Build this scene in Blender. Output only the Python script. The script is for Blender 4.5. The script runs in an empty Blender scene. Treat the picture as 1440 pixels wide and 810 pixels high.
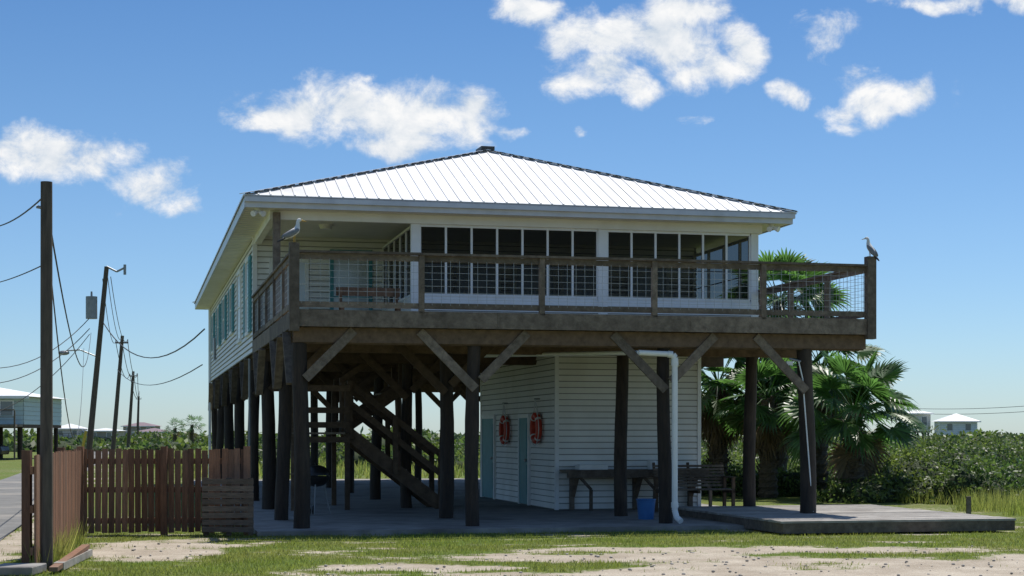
import bpy, math, random
import numpy as np
from mathutils import Vector, Matrix, noise as mn
random.seed(7); rng=np.random.default_rng(7)
sc=bpy.context.scene
sc.view_settings.view_transform='Standard'
try: sc.view_settings.look='None'
except Exception: pass
sc.view_settings.exposure=0
COL=sc.collection
F=2300.0; CH=1.6; HY=612.0
TH=math.atan2(.225,.974); CT,ST=math.cos(TH),math.sin(TH)
P0=Vector((-3.54,26.7,0))
def H(u,v,z=0): return Vector((P0.x+CT*u-ST*v, P0.y+ST*u+CT*v, z))
def PX(x,y,Y):  # survey helper: world position of a point seen at bearing x,y at distance Y
    return Vector(((x-720)/F*Y, Y, CH+(HY-y)/F*Y))

# ---------------------------------------------------------------- materials
def newmat(name):
    m=bpy.data.materials.new(name); m.use_nodes=True
    nt=m.node_tree; b=nt.nodes['Principled BSDF']; return m,nt,b
def mat(name,c1,c2=None,scale=8,rough=.7,bump=0.0,stretch=(1,1,1),island=0.0,metal=0.0,spec=.5,detail=3,bscale=None,dirt=None,trans=0.0):
    m,nt,b=newmat(name); N=nt.nodes; L=nt.links
    c2=c2 or tuple(x*.75 for x in c1)
    tc=N.new('ShaderNodeTexCoord'); mp=N.new('ShaderNodeMapping'); mp.inputs['Scale'].default_value=stretch
    L.new(tc.outputs['Object'],mp.inputs['Vector'])
    nz=N.new('ShaderNodeTexNoise'); nz.inputs['Scale'].default_value=scale; nz.inputs['Detail'].default_value=detail; nz.inputs['Roughness'].default_value=.65
    L.new(mp.outputs[0],nz.inputs['Vector'])
    mr=N.new('ShaderNodeMapRange'); mr.inputs['From Min'].default_value=.3; mr.inputs['From Max'].default_value=.7
    L.new(nz.outputs['Fac'],mr.inputs['Value'])
    mx=N.new('ShaderNodeMix'); mx.data_type='RGBA'; mx.inputs[6].default_value=(*c1,1); mx.inputs[7].default_value=(*c2,1)
    L.new(mr.outputs[0],mx.inputs[0]); out=mx.outputs[2]
    if dirt:
        n2=N.new('ShaderNodeTexNoise'); n2.inputs['Scale'].default_value=dirt[1]; n2.inputs['Detail'].default_value=3
        mp2=N.new('ShaderNodeMapping'); mp2.inputs['Scale'].default_value=(1,1,.35)
        L.new(tc.outputs['Object'],mp2.inputs['Vector']); L.new(mp2.outputs[0],n2.inputs['Vector'])
        m2=N.new('ShaderNodeMapRange'); m2.inputs['From Min'].default_value=.5; m2.inputs['From Max'].default_value=.75; m2.inputs['To Max'].default_value=dirt[2]
        L.new(n2.outputs['Fac'],m2.inputs['Value'])
        x2=N.new('ShaderNodeMix'); x2.data_type='RGBA'; x2.inputs[7].default_value=(*dirt[0],1)
        L.new(m2.outputs[0],x2.inputs[0]); L.new(out,x2.inputs[6]); out=x2.outputs[2]
    if island>0:
        g=N.new('ShaderNodeNewGeometry'); r=N.new('ShaderNodeMapRange'); r.inputs['To Min'].default_value=1-island; r.inputs['To Max'].default_value=1+island
        L.new(g.outputs['Random Per Island'],r.inputs['Value'])
        hs=N.new('ShaderNodeHueSaturation'); L.new(r.outputs[0],hs.inputs['Value']); L.new(out,hs.inputs['Color']); out=hs.outputs[0]
    L.new(out,b.inputs['Base Color'])
    b.inputs['Roughness'].default_value=rough; b.inputs['Metallic'].default_value=metal
    b.inputs['Specular IOR Level'].default_value=spec
    if bump>0:
        bp=N.new('ShaderNodeBump'); bp.inputs['Strength'].default_value=bump; bp.inputs['Distance'].default_value=.02
        if bscale:
            n3=N.new('ShaderNodeTexNoise'); n3.inputs['Scale'].default_value=bscale; n3.inputs['Detail'].default_value=3
            L.new(mp.outputs[0],n3.inputs['Vector']); L.new(n3.outputs['Fac'],bp.inputs['Height'])
        else: L.new(nz.outputs['Fac'],bp.inputs['Height'])
        L.new(bp.outputs[0],b.inputs['Normal'])
    if trans>0:
        tr=N.new('ShaderNodeBsdfTranslucent')
        hs2=N.new('ShaderNodeHueSaturation'); hs2.inputs['Value'].default_value=2.0; hs2.inputs['Saturation'].default_value=1.1; L.new(out,hs2.inputs['Color']); L.new(hs2.outputs[0],tr.inputs['Color'])
        ms=N.new('ShaderNodeMixShader'); ms.inputs[0].default_value=trans
        L.new(b.outputs[0],ms.inputs[1]); L.new(tr.outputs[0],ms.inputs[2]); L.new(ms.outputs[0],N['Material Output'].inputs['Surface'])
    return m
M={}
M['white']=mat('white_paint',(.86,.86,.85),(.78,.78,.77),3,.55,dirt=((.5,.47,.42),2.2,.3))
M['siding']=mat('cream_siding',(.86,.85,.82),(.80,.79,.75),2,.6,island=.04,dirt=((.48,.44,.36),1.3,.35))
M['sgap']=mat('siding_shadow_gap',(.30,.29,.27),(.24,.23,.21),3,.9)  # dark grey paints the lap shadow lines into the recess strips
M['soffit']=mat('soffit_cream',(.80,.78,.70),(.72,.70,.62),3,.6)
M['fascia']=mat('fascia_metal',(.64,.66,.71),(.56,.58,.64),4,.4,dirt=((.35,.35,.35),1.5,.4))
M['roof']=mat('metal_roof',(.76,.76,.765),(.69,.69,.70),1.2,.45,spec=.5,dirt=((.52,.51,.49),.9,.55))
M['roofcap']=mat('roof_cap',(.70,.70,.71),(.60,.60,.62),2,.4)
M['dark']=mat('dark_metal',(.03,.03,.035),(.05,.05,.05),6,.5)
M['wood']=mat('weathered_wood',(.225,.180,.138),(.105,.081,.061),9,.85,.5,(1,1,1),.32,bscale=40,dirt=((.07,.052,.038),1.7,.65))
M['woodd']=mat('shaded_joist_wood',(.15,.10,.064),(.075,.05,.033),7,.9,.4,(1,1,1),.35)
M['pile']=mat('creosote_piling',(.048,.032,.022),(.017,.012,.009),6,.8,.7,(3,3,.5),.2,bscale=14,dirt=((.14,.105,.075),2.,.5))
M['fence']=mat('fence_cedar',(.28,.135,.075),(.15,.072,.040),7,.85,.5,(4,4,.6),.4,bscale=12,dirt=((.22,.17,.13),1.4,.5))
M['fenceg']=mat('fence_gray',(.17,.135,.105),(.10,.078,.06),7,.9,.5,(1,1,3),.25)
M['polew']=mat('utility_pole_wood',(.13,.10,.075),(.06,.047,.037),5,.85,.5,(4,4,.5),.1)
M['teal']=mat('teal_paint',(.08,.30,.34),(.06,.24,.27),4,.55)
M['wire']=mat('galvanised_wire',(.50,.51,.52),(.36,.36,.36),10,.45,metal=.4)
M['cable']=mat('black_cable',(.03,.03,.03),None,10,.6)
M['pvc']=mat('pvc_pipe',(.85,.85,.83),(.79,.79,.76),4,.35)
M['concrete']=mat('concrete_slab',(.34,.325,.30),(.21,.20,.185),2.5,.9,.3,dirt=((.11,.10,.09),.6,.85),bscale=30)
M['platform']=mat('platform_boards',(.40,.375,.34),(.27,.25,.225),6,.88,.4,(1,1,1),.22,dirt=((.15,.13,.11),1.2,.6))
M['red']=mat('life_ring_red',(.60,.055,.02),(.45,.04,.02),5,.5)
M['rwhite']=mat('life_ring_white',(.75,.75,.72),None,5,.5)
M['blue']=mat('blue_plastic',(.04,.17,.42),(.03,.13,.33),5,.4)
M['black']=mat('black_enamel',(.02,.02,.02),None,5,.35)
M['yellow']=mat('yellow_guard',(.6,.42,.03),None,5,.5)
M['asphalt']=mat('asphalt',(.23,.225,.215),(.15,.148,.142),1.5,.95,.3,dirt=((.36,.33,.29),.35,.9),bscale=60,spec=.15)
M['gullw']=mat('gull_white',(.75,.75,.74),None,12,.8)
M['gullg']=mat('gull_grey',(.22,.23,.25),None,12,.8)
M['beak']=mat('beak_yellow',(.55,.33,.03),None,12,.5)
M['gray']=mat('gray_metal',(.30,.31,.32),(.22,.23,.24),5,.45,metal=.3)
M['glow']=mat('lamp_glass',(.80,.79,.74),None,5,.3)
M['stone']=mat('stone',(.5,.46,.40),(.3,.27,.23),6,.9,island=.4)
def glass(name,c,r=.08):
    m,nt,b=newmat(name); b.inputs['Base Color'].default_value=(*c,1); b.inputs['Roughness'].default_value=r; b.inputs['Specular IOR Level'].default_value=.8; return m
M['glass']=glass('window_glass',(.12,.15,.17))
M['glassl']=glass('window_reflection_glass',(.5,.53,.54),.15)  # pale grey base colour stands in for light reflected by the panes
def screen():
    m,nt,b=newmat('insect_screen'); b.inputs['Base Color'].default_value=(.012,.012,.014,1); b.inputs['Roughness'].default_value=.9
    b.inputs['Specular IOR Level'].default_value=.15
    tr=nt.nodes.new('ShaderNodeBsdfTransparent'); ms=nt.nodes.new('ShaderNodeMixShader'); ms.inputs[0].default_value=.36
    nt.links.new(b.outputs[0],ms.inputs[1]); nt.links.new(tr.outputs[0],ms.inputs[2]); nt.links.new(ms.outputs[0],nt.nodes['Material Output'].inputs['Surface']); return m
M['screen']=screen()
M['palmleaf']=mat('palm_leaf',(.085,.165,.045),(.05,.105,.03),3,.40,island=.45,trans=.4,spec=.5)
M['deadleaf']=mat('dead_palm_leaf',(.20,.145,.085),(.11,.08,.05),3,.8,island=.4,trans=.2)
M['trunk']=mat('palm_trunk',(.14,.11,.08),(.06,.048,.036),9,.9,.8,(1,1,2.5),.25)
M['bush']=mat('bush_leaf',(.125,.160,.042),(.045,.088,.026),.38,.5,island=.5,trans=.35,spec=.4)
M['bushcore']=mat('bush_shadow_core',(.04,.06,.018),(.018,.028,.011),6,.95)  # dark filler core added behind the leaves, painted as their inner shade
M['grass']=mat('grass_blade',(.145,.20,.038),(.225,.23,.07),.45,.6,island=.45,trans=.4,spec=.25)
M['reed']=mat('tall_grass_blade',(.17,.23,.05),(.28,.27,.10),.3,.6,island=.4,trans=.4,spec=.25)

# ---------------------------------------------------------------- mesh builder
class MB:
    def __init__(s): s.v=[];s.f=[];s.m=[];s.sm=[];s.mats=[]
    def mi(s,k):
        if k not in s.mats: s.mats.append(k)
        return s.mats.index(k)
    def add(s,vs,fs,k,smooth=False):
        o=len(s.v); s.v+= [tuple(a) for a in vs]; i=s.mi(k)
        for f in fs: s.f.append([a+o for a in f]); s.m.append(i); s.sm.append(smooth)
    def box(s,x0,x1,y0,y1,z0,z1,k):
        vs=[(x,y,z) for z in(z0,z1) for y in(y0,y1) for x in(x0,x1)]
        s.add(vs,[(0,2,3,1),(4,5,7,6),(0,1,5,4),(2,6,7,3),(0,4,6,2),(1,3,7,5)],k)
    def beam(s,p,q,w,h,k,up=(0,0,1)):
        p=Vector(p);q=Vector(q);d=(q-p).normalized();up=Vector(up)
        sd=d.cross(up)
        if sd.length<1e-4: sd=d.cross(Vector((0,1,0)))
        sd.normalize(); n=sd.cross(d).normalized(); a=sd*w/2;b=n*h/2
        vs=[p-a-b,p+a-b,p+a+b,p-a+b,q-a-b,q+a-b,q+a+b,q-a+b]
        s.add(vs,[(0,1,2,3),(7,6,5,4),(0,4,5,1),(1,5,6,2),(2,6,7,3),(3,7,4,0)],k)
    def cyl(s,p,q,r1,r2,k,n=10,cap=True,smooth=True):
        p=Vector(p);q=Vector(q);d=(q-p).normalized(); a=d.orthogonal().normalized(); b=d.cross(a)
        vs=[];
        for c,r in((p,r1),(q,r2)):
            for i in range(n):
                t=2*math.pi*i/n; vs.append(c+a*math.cos(t)*r+b*math.sin(t)*r)
        s.add(vs,[(i,(i+1)%n,n+(i+1)%n,n+i) for i in range(n)],k,smooth)
        if cap: s.add(vs,[tuple(range(n))[::-1],tuple(range(n,2*n))],k)
    def tube(s,pts,r,k,n=6):
        for i in range(len(pts)-1): s.cyl(pts[i],pts[i+1],r,r,k,n,cap=(i in(0,len(pts)-2)))
    def quad(s,a,b,c,d,k): s.add([a,b,c,d],[(0,1,2,3)],k)
    def sphere(s,c,r,k,nu=12,nv=8,sc_=(1,1,1),z0=-1,z1=1,xf=None):
        vs=[];c=Vector(c)
        for j in range(nv+1):
            ph=math.asin(z0)+(math.asin(z1)-math.asin(z0))*j/nv
            for i in range(nu):
                t=2*math.pi*i/nu; p=c+Vector((math.cos(t)*math.cos(ph)*r*sc_[0],math.sin(t)*math.cos(ph)*r*sc_[1],math.sin(ph)*r*sc_[2]))
                vs.append(xf(p) if xf else p)
        s.add(vs,[(j*nu+i,j*nu+(i+1)%nu,(j+1)*nu+(i+1)%nu,(j+1)*nu+i) for j in range(nv) for i in range(nu)],k,True)
    def torus(s,c,R,r,axis,kf,n=36,m=10):
        c=Vector(c);ax=Vector(axis).normalized();a=ax.orthogonal().normalized();b=ax.cross(a)
        for i in range(n):
            vs=[]
            for ii in(i,i+1):
                t=2*math.pi*ii/n; rd=a*math.cos(t)+b*math.sin(t)
                for j in range(m):
                    p=2*math.pi*j/m; vs.append(c+rd*(R+r*math.cos(p))+ax*r*math.sin(p))
            s.add(vs,[(j,(j+1)%m,m+(j+1)%m,m+j) for j in range(m)],kf(i),True)
    def obj(s,name,parent=None,loc=None,bevel=0):
        me=bpy.data.meshes.new(name); me.from_pydata(s.v,[],s.f)
        for k in s.mats: me.materials.append(M[k])
        me.polygons.foreach_set('material_index',s.m); me.polygons.foreach_set('use_smooth',s.sm); me.update()
        o=bpy.data.objects.new(name,me); COL.objects.link(o)
        if parent: o.parent=parent
        if loc is not None: o.location=loc
        if bevel:
            b=o.modifiers.new('Bevel','BEVEL'); b.width=bevel; b.segments=1; b.limit_method='ANGLE'
        return o
def empty(name,loc=(0,0,0),rz=0):
    e=bpy.data.objects.new(name,None); COL.objects.link(e); e.location=loc; e.rotation_euler=(0,0,rz); e.empty_display_size=.3; return e
def npmesh(name,V,Fq,k,parent=None,nv=4):
    me=bpy.data.meshes.new(name); V=np.asarray(V,dtype=np.float32); Fq=np.asarray(Fq,dtype=np.int32)
    me.vertices.add(len(V)); me.vertices.foreach_set('co',V.ravel())
    me.loops.add(Fq.size); me.loops.foreach_set('vertex_index',Fq.ravel())
    me.polygons.add(len(Fq)); me.polygons.foreach_set('loop_start',np.arange(0,Fq.size,nv,dtype=np.int32))
    me.update(calc_edges=True); me.validate()
    me.materials.append(M[k]); o=bpy.data.objects.new(name,me); COL.objects.link(o)
    if parent: o.parent=parent
    return o

# ---------------------------------------------------------------- siding
def siding(mb,a,b,z0,z1,nrm,course=.125,k='siding',lip=.03,gap='sgap'):
    a=Vector((a[0],a[1],0));b=Vector((b[0],b[1],0));n=Vector((nrm[0],nrm[1],0)).normalized()
    z=z0
    while z<z1-.001:
        zt=min(z+course,z1); zg=min(z+.018,zt)
        Z=lambda q:Vector((0,0,q))
        g_=n*(lip*.45)
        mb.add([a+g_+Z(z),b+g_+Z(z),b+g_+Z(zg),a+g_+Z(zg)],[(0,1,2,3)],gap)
        mb.add([a+n*lip+Z(zg),b+n*lip+Z(zg),b+n*.004+Z(zt),a+n*.004+Z(zt),a+Z(zg),b+Z(zg)],[(0,1,2,3),(4,5,1,0)],k)
        z=zt

house=empty('stilt_beach_house',P0,TH)
W=10.13; BK=30.0; FV=5.2; PB=9.3; RU=2.81
ZC=5.95
us=[.13,3.08,6.44,9.04]
rows=[.3,3.0,7.4,11.9,16.5,21.0,25.5,29.9]
mb=MB()
for r,v in enumerate(rows):
    for i,u in enumerate(us):
        if i>=2 and 5.5<v<13.2: continue
        x=u+random.uniform(-.05,.05); y=v+random.uniform(-.06,.06)
        zt=3.12; rr=.125+random.uniform(-.012,.015)
        n=12; nseg=10; vs=[]
        ph=random.uniform(0,6); lx,ly=random.uniform(-.05,.05),random.uniform(-.04,.04)
        for j in range(nseg+1):
            z=-.05+(zt+.05)*j/nseg
            for q in range(n):
                t=2*math.pi*q/n; R=rr*(1.06-.12*j/nseg)*(1+.05*math.sin(3*t+ph)+.07*mn.noise(Vector((x*9+math.cos(t)*2,y*9+math.sin(t)*2,z*2.5))))
                vs.append((x+R*math.cos(t)+.025*math.sin(z*1.3+ph)+lx*(1-z/3),y+R*math.sin(t)+ly*(1-z/3),z))
        mb.add(vs,[(j*n+q,j*n+(q+1)%n,(j+1)*n+(q+1)%n,(j+1)*n+q) for j in range(nseg) for q in range(n)],'pile',True)
        mb.add(vs[-n:],[tuple(range(n))],'pile')
        mb.box(x-.10,x+.10,y-.05,y+.05,3.10,3.40,'pile')
mb.obj('pilings',house)
mb=MB()
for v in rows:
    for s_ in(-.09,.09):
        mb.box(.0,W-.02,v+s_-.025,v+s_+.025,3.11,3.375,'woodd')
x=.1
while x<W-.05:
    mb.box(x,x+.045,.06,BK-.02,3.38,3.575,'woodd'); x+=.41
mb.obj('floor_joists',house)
mb=MB(); y=0.02
while y<FV+4.1:
    mb.box(.0,W if y<FV else RU,y,min(y+.138,PB),3.58,3.618,'wood'); y+=.145
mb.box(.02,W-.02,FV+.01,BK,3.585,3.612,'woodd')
mb.obj('deck_boards',house)
mb=MB()
zr=(3.38,3.655)
for a in range(3):
    mb.box(-.04+a*3.41,-.04+(a+1)*3.41-.004,-.045,0.0,*zr,'wood')
mb.box(W+.0,W+.045,-.0,FV,*zr,'wood'); mb.box(-.045,0.0,.0,4.6,*zr,'wood'); mb.box(-.045,0.0,4.604,PB-.02,*zr,'wood')
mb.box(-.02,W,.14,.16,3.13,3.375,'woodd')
mb.obj('deck_rim',house)
mb=MB()
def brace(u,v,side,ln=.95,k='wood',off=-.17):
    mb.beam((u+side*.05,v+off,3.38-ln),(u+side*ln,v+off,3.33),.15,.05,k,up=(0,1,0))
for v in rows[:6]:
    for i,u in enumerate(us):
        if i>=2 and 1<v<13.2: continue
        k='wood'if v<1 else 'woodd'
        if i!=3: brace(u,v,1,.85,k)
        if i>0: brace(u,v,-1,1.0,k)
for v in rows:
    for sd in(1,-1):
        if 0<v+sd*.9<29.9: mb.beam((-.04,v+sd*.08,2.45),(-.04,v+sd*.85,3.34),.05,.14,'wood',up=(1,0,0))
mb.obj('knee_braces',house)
mb=MB(); mw=MB()
def rail(a,b,posts,first=True):
    a=Vector((*a,0));b=Vector((*b,0));d=(b-a);L=d.length;d.normalize();n=Vector((-d.y,d.x,0))
    pts=[a+d*t for t in posts]
    for p in pts:
        mb.box(p.x-.045,p.x+.045,p.y-.045,p.y+.045,3.62,4.585,'wood')
    Z=Vector((0,0,1))
    cuts=[0]+[t for t in posts if .3<t<L-.3][::2]+[L]
    for c0,c1 in zip(cuts[:-1],cuts[1:]):
        p=a+d*(c0+.002); q=a+d*(c1-.002); dz=random.uniform(-.006,.006)
        mb.beam(p+Z*(4.605+dz),q+Z*(4.605-dz),.15,.038,'wood')
        mb.beam(p+Z*4.53+n*.02,q+Z*4.53+n*.02,.038,.09,'wood')
        mb.beam(p+Z*3.745+n*.02,q+Z*3.745+n*.02,.04,.09,'wood')
    for z in(3.86,3.97,4.08,4.19,4.30,4.41):
        mw.beam(a+Z*z,b+Z*z,.005,.005,'wire')
    t=.1
    while t<L:
        p=a+d*t; mw.beam(p+Z*3.76,p+Z*4.5,.005,.005,'wire'); t+=.155
rail((.0,-.0),(W,-.0),[2.09,4.15,6.14,8.13])
rail((.0,.05),(.0,PB-.1),[1.9,3.8,5.7,7.5,PB-.2])
rail((W,.05),(W,FV),[1.75,3.5,5.1])
mb.box(-.10,.06,-.10,.06,3.30,4.74,'wood')
mb.box(W-.07,W+.09,-.10,.06,3.30,4.76,'wood')
mb.obj('deck_railing',house); mw.obj('railing_wire_mesh',house)
mb=MB(); mb.box(.05,.19,4.93,5.07,3.62,5.9,'wood'); mb.obj('porch_post',house)

mb=MB()
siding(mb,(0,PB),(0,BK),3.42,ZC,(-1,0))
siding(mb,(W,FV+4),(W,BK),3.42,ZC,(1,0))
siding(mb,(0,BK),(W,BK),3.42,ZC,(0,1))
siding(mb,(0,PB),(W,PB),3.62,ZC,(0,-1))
mb.box(-.038,.06,PB-.038,PB+.06,3.4,ZC,'white')
mb.box(-.038,.06,BK-.06,BK+.038,3.4,ZC,'white')
mb.box(.0,W,FV-.14,FV-.0,5.78,ZC,'siding')
mb.box(.0,.14,FV+.003,PB-.03,5.78,ZC,'siding')
mb.box(RU+.12,W,FV-.06,FV-.003,3.62,4.36,'white')
mb.box(RU+.003,RU+.06,FV+.0,PB-.04,3.62,4.36,'white'); mb.box(W-.06,W-.003,FV+.0,PB-.04,3.42,4.36,'white')
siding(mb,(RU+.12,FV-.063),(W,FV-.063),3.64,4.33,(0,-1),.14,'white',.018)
mb.obj('walls',house)
mb=MB(); ms=MB()
def scr(a,b,n,z0=4.36,z1=5.78):
    a=Vector((*a,0));b=Vector((*b,0));Z=Vector((0,0,1));d=(b-a).normalized()
    mb.beam(a+Z*(z0+.025),b+Z*(z0+.025),.075,.05,'white'); mb.beam(a+Z*(z1-.025),b+Z*(z1-.025),.075,.05,'white')
    for i in range(n+1):
        p=a.lerp(b,i/n)
        mb.beam(p+Z*(z0+.051),p+Z*(z1-.051),.06 if abs(d.y)>.5 else .042,.042 if abs(d.y)>.5 else .06,'white',up=(0,1,0))
    for i in range(n):
        p=a.lerp(b,i/n);q=a.lerp(b,(i+1)/n)
        mb.beam(p+Z*(z0+.62),q+Z*(z0+.62),.02,.02,'dark')
    ms.quad(a+Z*z0,b+Z*z0,b+Z*z1,a+Z*z1,'screen')
def uAt(px,v):
    t=(px-720)/F; return (t*(26.7+.974*v)+3.54+.225*v)/(.974-.225*t)
scr((uAt(590,FV),FV-.03),(uAt(839,FV),FV-.03),7)
scr((uAt(853,FV),FV-.03),(uAt(1053,FV),FV-.03),6)
scr((RU+.03,FV+.1),(RU+.03,PB-.1),5)
scr((W-.03,FV+.1),(W-.03,PB-.1),4)
for pa,pb_ in((577,589.5),(839.5,852.5),(1054,1064)):
    mb.box(uAt(pa,FV),min(uAt(pb_,FV),W+.02),FV-.09,FV+.02,3.63,5.778,'white')
mb.obj('screen_frames',house); ms.obj('porch_screens',house)
mb=MB()
def win(face,c,w,z0,z1,k='glassl',shut=False,muntin=True,fr='white',sk='teal',sw=.4):
    kind,pos=face
    def bx(a0,a1,d0,d1,zz0,zz1,kk):
        if kind=='f': mb.box(a0,a1,pos-d1,pos-d0,zz0,zz1,kk)
        else: mb.box(pos-d1,pos-d0,a0,a1,zz0,zz1,kk)
    bx(c-w/2,c+w/2,.0,.04,z0,z1,k)
    t=.08
    bx(c-w/2-t,c-w/2,.0,.065,z0-t,z1+t,fr); bx(c+w/2,c+w/2+t,.0,.065,z0-t,z1+t,fr)
    bx(c-w/2+.001,c+w/2-.001,.0,.065,z1,z1+t-.002,fr); bx(c-w/2+.001,c+w/2-.001,.0,.08,z0-t+.002,z0,fr)
    if muntin:
        bx(c-w/2+.001,c+w/2-.001,.04,.055,(z0+z1)/2-.02,(z0+z1)/2+.02,fr)
    if shut:
        for s_ in(-1,1):
            a=c+s_*(w/2+t+sw/2+.01); bx(a-sw/2,a+sw/2,.02,.07,z0-.04,z1+.04,sk)
            zz=z0+.04
            while zz<z1-.04: bx(a-sw/2+.05,a+sw/2-.05,.07,.082,zz,zz+.03,sk); zz+=.07
f=('f',PB)
win(f,.75,.7,4.45,5.4,'glassl')
win(f,2.12,.78,3.68,5.62,'glassl',False,True,'teal')
for c in(3.9,5.0,6.3,7.4,9.0): win(f,c,.85,4.35,5.45,'glassl')
l=('l',0)
win(l,10.9,.9,3.95,5.55,'glassl',True,sw=.55)
win(l,14.0,1.1,3.95,5.55,'glassl',False)
for c in(17.3,20.8,24.0,27.6): win(l,c,.9,4.35,5.5,'glass',True,sw=.45)
mb.obj('windows_and_shutters',house)
mb=MB()
for c in(4.2,5.6,7.2,8.8):
    for a in(-.25,.25):
        for b_ in(-.22,.22): mb.box(c+a-.02,c+a+.02,7.2+b_-.02,7.2+b_+.02,3.62,4.06 if b_<0 else 4.75,'white')
    mb.box(c-.28,c+.28,6.95,7.46,4.04,4.08,'white')
    for i in range(5): mb.box(c-.22+i*.1,c-.18+i*.1,7.42,7.44,4.08,4.7,'white')
mb.box(1.1,2.3,3.2,3.6,4.02,4.06,'woodd')
for a in(1.15,2.2): mb.box(a,a+.06,3.22,3.27,3.62,4.02,'woodd'); mb.box(a,a+.06,3.53,3.58,3.62,4.35,'woodd')
mb.box(1.1,2.3,3.585,3.61,4.2,4.36,'woodd')
mb.obj('porch_chairs',house)
E=(-.5,10.6,4.6,30.6); AP=(5.05,8.6,7.9); AB=(5.05,26.6,7.9); EZ=6.18
mb=MB()
mb.box(E[0]+.02,E[1]-.02,E[2]+.02,E[3]-.02,ZC+.001,ZC+.02,'soffit')
for i in range(84):
    v=E[2]+.1+i*.31
    if v<E[3]-.1: mb.box(E[0]+.03,-.03,v,v+.012,ZC-.006,ZC+.0,'fascia')
mb.obj('soffit',house)
mb=MB()
z0,z1=ZC-.015,6.165
mb.box(E[0],E[1],E[2]-.02,E[2]+.015,z0,z1,'fascia'); mb.box(E[0],E[1],E[3]-.015,E[3]+.02,z0,z1,'fascia')
mb.box(E[0]-.02,E[0]+.012,E[2]+.016,E[3]-.016,z0,z1,'fascia'); mb.box(E[1]-.012,E[1]+.02,E[2]+.016,E[3]-.016,z0,z1,'fascia')
mb.box(E[0]-.02,E[1]+.02,E[2]-.11,E[2]-.023,z1-.13,z1-.02,'fascia')
mb.obj('fascia_and_gutter',house)
mb=MB()
e=.05;a=(E[0]-e,E[2]-e-.06,EZ-.02);b=(E[1]+e,E[2]-e-.06,EZ-.02);c=(E[1]+e,E[3]+e,EZ-.02);d=(E[0]-e,E[3]+e,EZ-.02)
mb.add([a,b,c,d,AP,AB],[(0,1,4),(1,2,5,4),(2,3,5),(3,0,4,5)],'roof')
lo=[(p[0],p[1],p[2]-.035) for p in(a,b,c,d)]
mb.add([a,b,c,d]+lo,[(0,4,5,1),(1,5,6,2),(2,6,7,3),(3,7,4,0)],'roofcap')
mb.obj('roof_panels',house)
mb=MB()
aV,bV,cV,dV=map(Vector,(a,b,c,d)); apV=Vector(AP);abV=Vector(AB)
x=a[0]+.06
while x<b[0]:
    fr=min((x-a[0])/(AP[0]-a[0]),(b[0]-x)/(b[0]-AP[0])); 
    p=Vector((x,a[1],a[2]+.006)); q=Vector((x,a[1]+(AP[1]-a[1])*fr,a[2]+(AP[2]-a[2])*fr+.006))
    if (q-p).length>.1: mb.beam(p,q,.03,.02,'roof')
    x+=.23
y=a[1]+.06
while y<d[1]:
    fr=min(1,(y-a[1])/(AP[1]-a[1]),(d[1]-y)/(d[1]-AB[1]))
    for ex in(a[0],b[0]):
        p=Vector((ex,y,a[2]+.006)); q=Vector((ex+(AP[0]-ex)*fr,y,a[2]+(AP[2]-a[2])*fr+.006))
        if (q-p).length>.1: mb.beam(p,q,.03,.02,'roof')
    y+=.23
for p,q in((aV,apV),(bV,apV),(cV,abV),(dV,abV)):
    o=Vector((0,0,.02)); mb.beam(p+o,q+o,.22,.015,'roofcap')
    L=(q-p).length; n=int(L/.23)
    for i in range(n):
        s0=p.lerp(q,(i+.2)/n); s1=p.lerp(q,(i+.7)/n); mb.beam(s0+Vector((0,-.13,-.005)),s1+Vector((0,-.13,-.005)),.02,.022,'dark')
mb.beam(apV+Vector((0,0,.03)),abV+Vector((0,0,.03)),.26,.03,'roofcap')
mb.obj('roof_seams',house)
mb=MB(); mb.beam(apV+Vector((0,-.12,.04)),apV+Vector((0,.5,.06)),.30,.08,'dark'); mb.beam(apV+Vector((0,.5,.06)),abV+Vector((0,0,.06)),.14,.04,'dark'); mb.obj('ridge_vent',house)
mb=MB()
for u0 in(-.25,10.25):
    mb.cyl((u0,4.85,ZC),(u0,4.85,ZC-.05),.06,.06,'white')
    for s_ in(-1,1):
        mb.cyl((u0,4.85,ZC-.05),(u0+s_*.10,4.72,ZC-.12),.03,.06,'white'); 
mb.cyl((1.3,7.0,ZC),(1.3,7.0,ZC-.09),.15,.11,'glow',16)
for (u_,v_) in((1.75,1.6),(4.25,1.6),(4.6,7.2)):
    mb.cyl((u_,v_,3.38),(u_,v_,3.26),.15,.12,'glow',14)
mb.obj('flood_lights',house)
mb=MB(); mb.tube([(-.06,29.6,5.9),(-.06,29.6,.1)],.045,'white',8)
mb.tube([(-.06,9.9,3.3),(-.06,9.9,.1)],.03,'gray',8)
mb.box(-.09,-.04,26.0,26.5,4.0,4.7,'gray'); mb.obj('downspout_and_meter',house)
SU,SV,SR,SB=5.87,5.62,8.94,13.0
mb=MB()
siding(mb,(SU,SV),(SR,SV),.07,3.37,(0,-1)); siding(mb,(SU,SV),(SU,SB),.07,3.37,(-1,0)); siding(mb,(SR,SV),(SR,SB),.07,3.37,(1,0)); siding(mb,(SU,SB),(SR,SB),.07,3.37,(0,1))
for (x_,y_) in((SU,SV),(SR,SV),(SU,SB)): mb.box(x_-.038,x_+.038,y_-.038,y_+.038,.07,3.37,'white')
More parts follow.
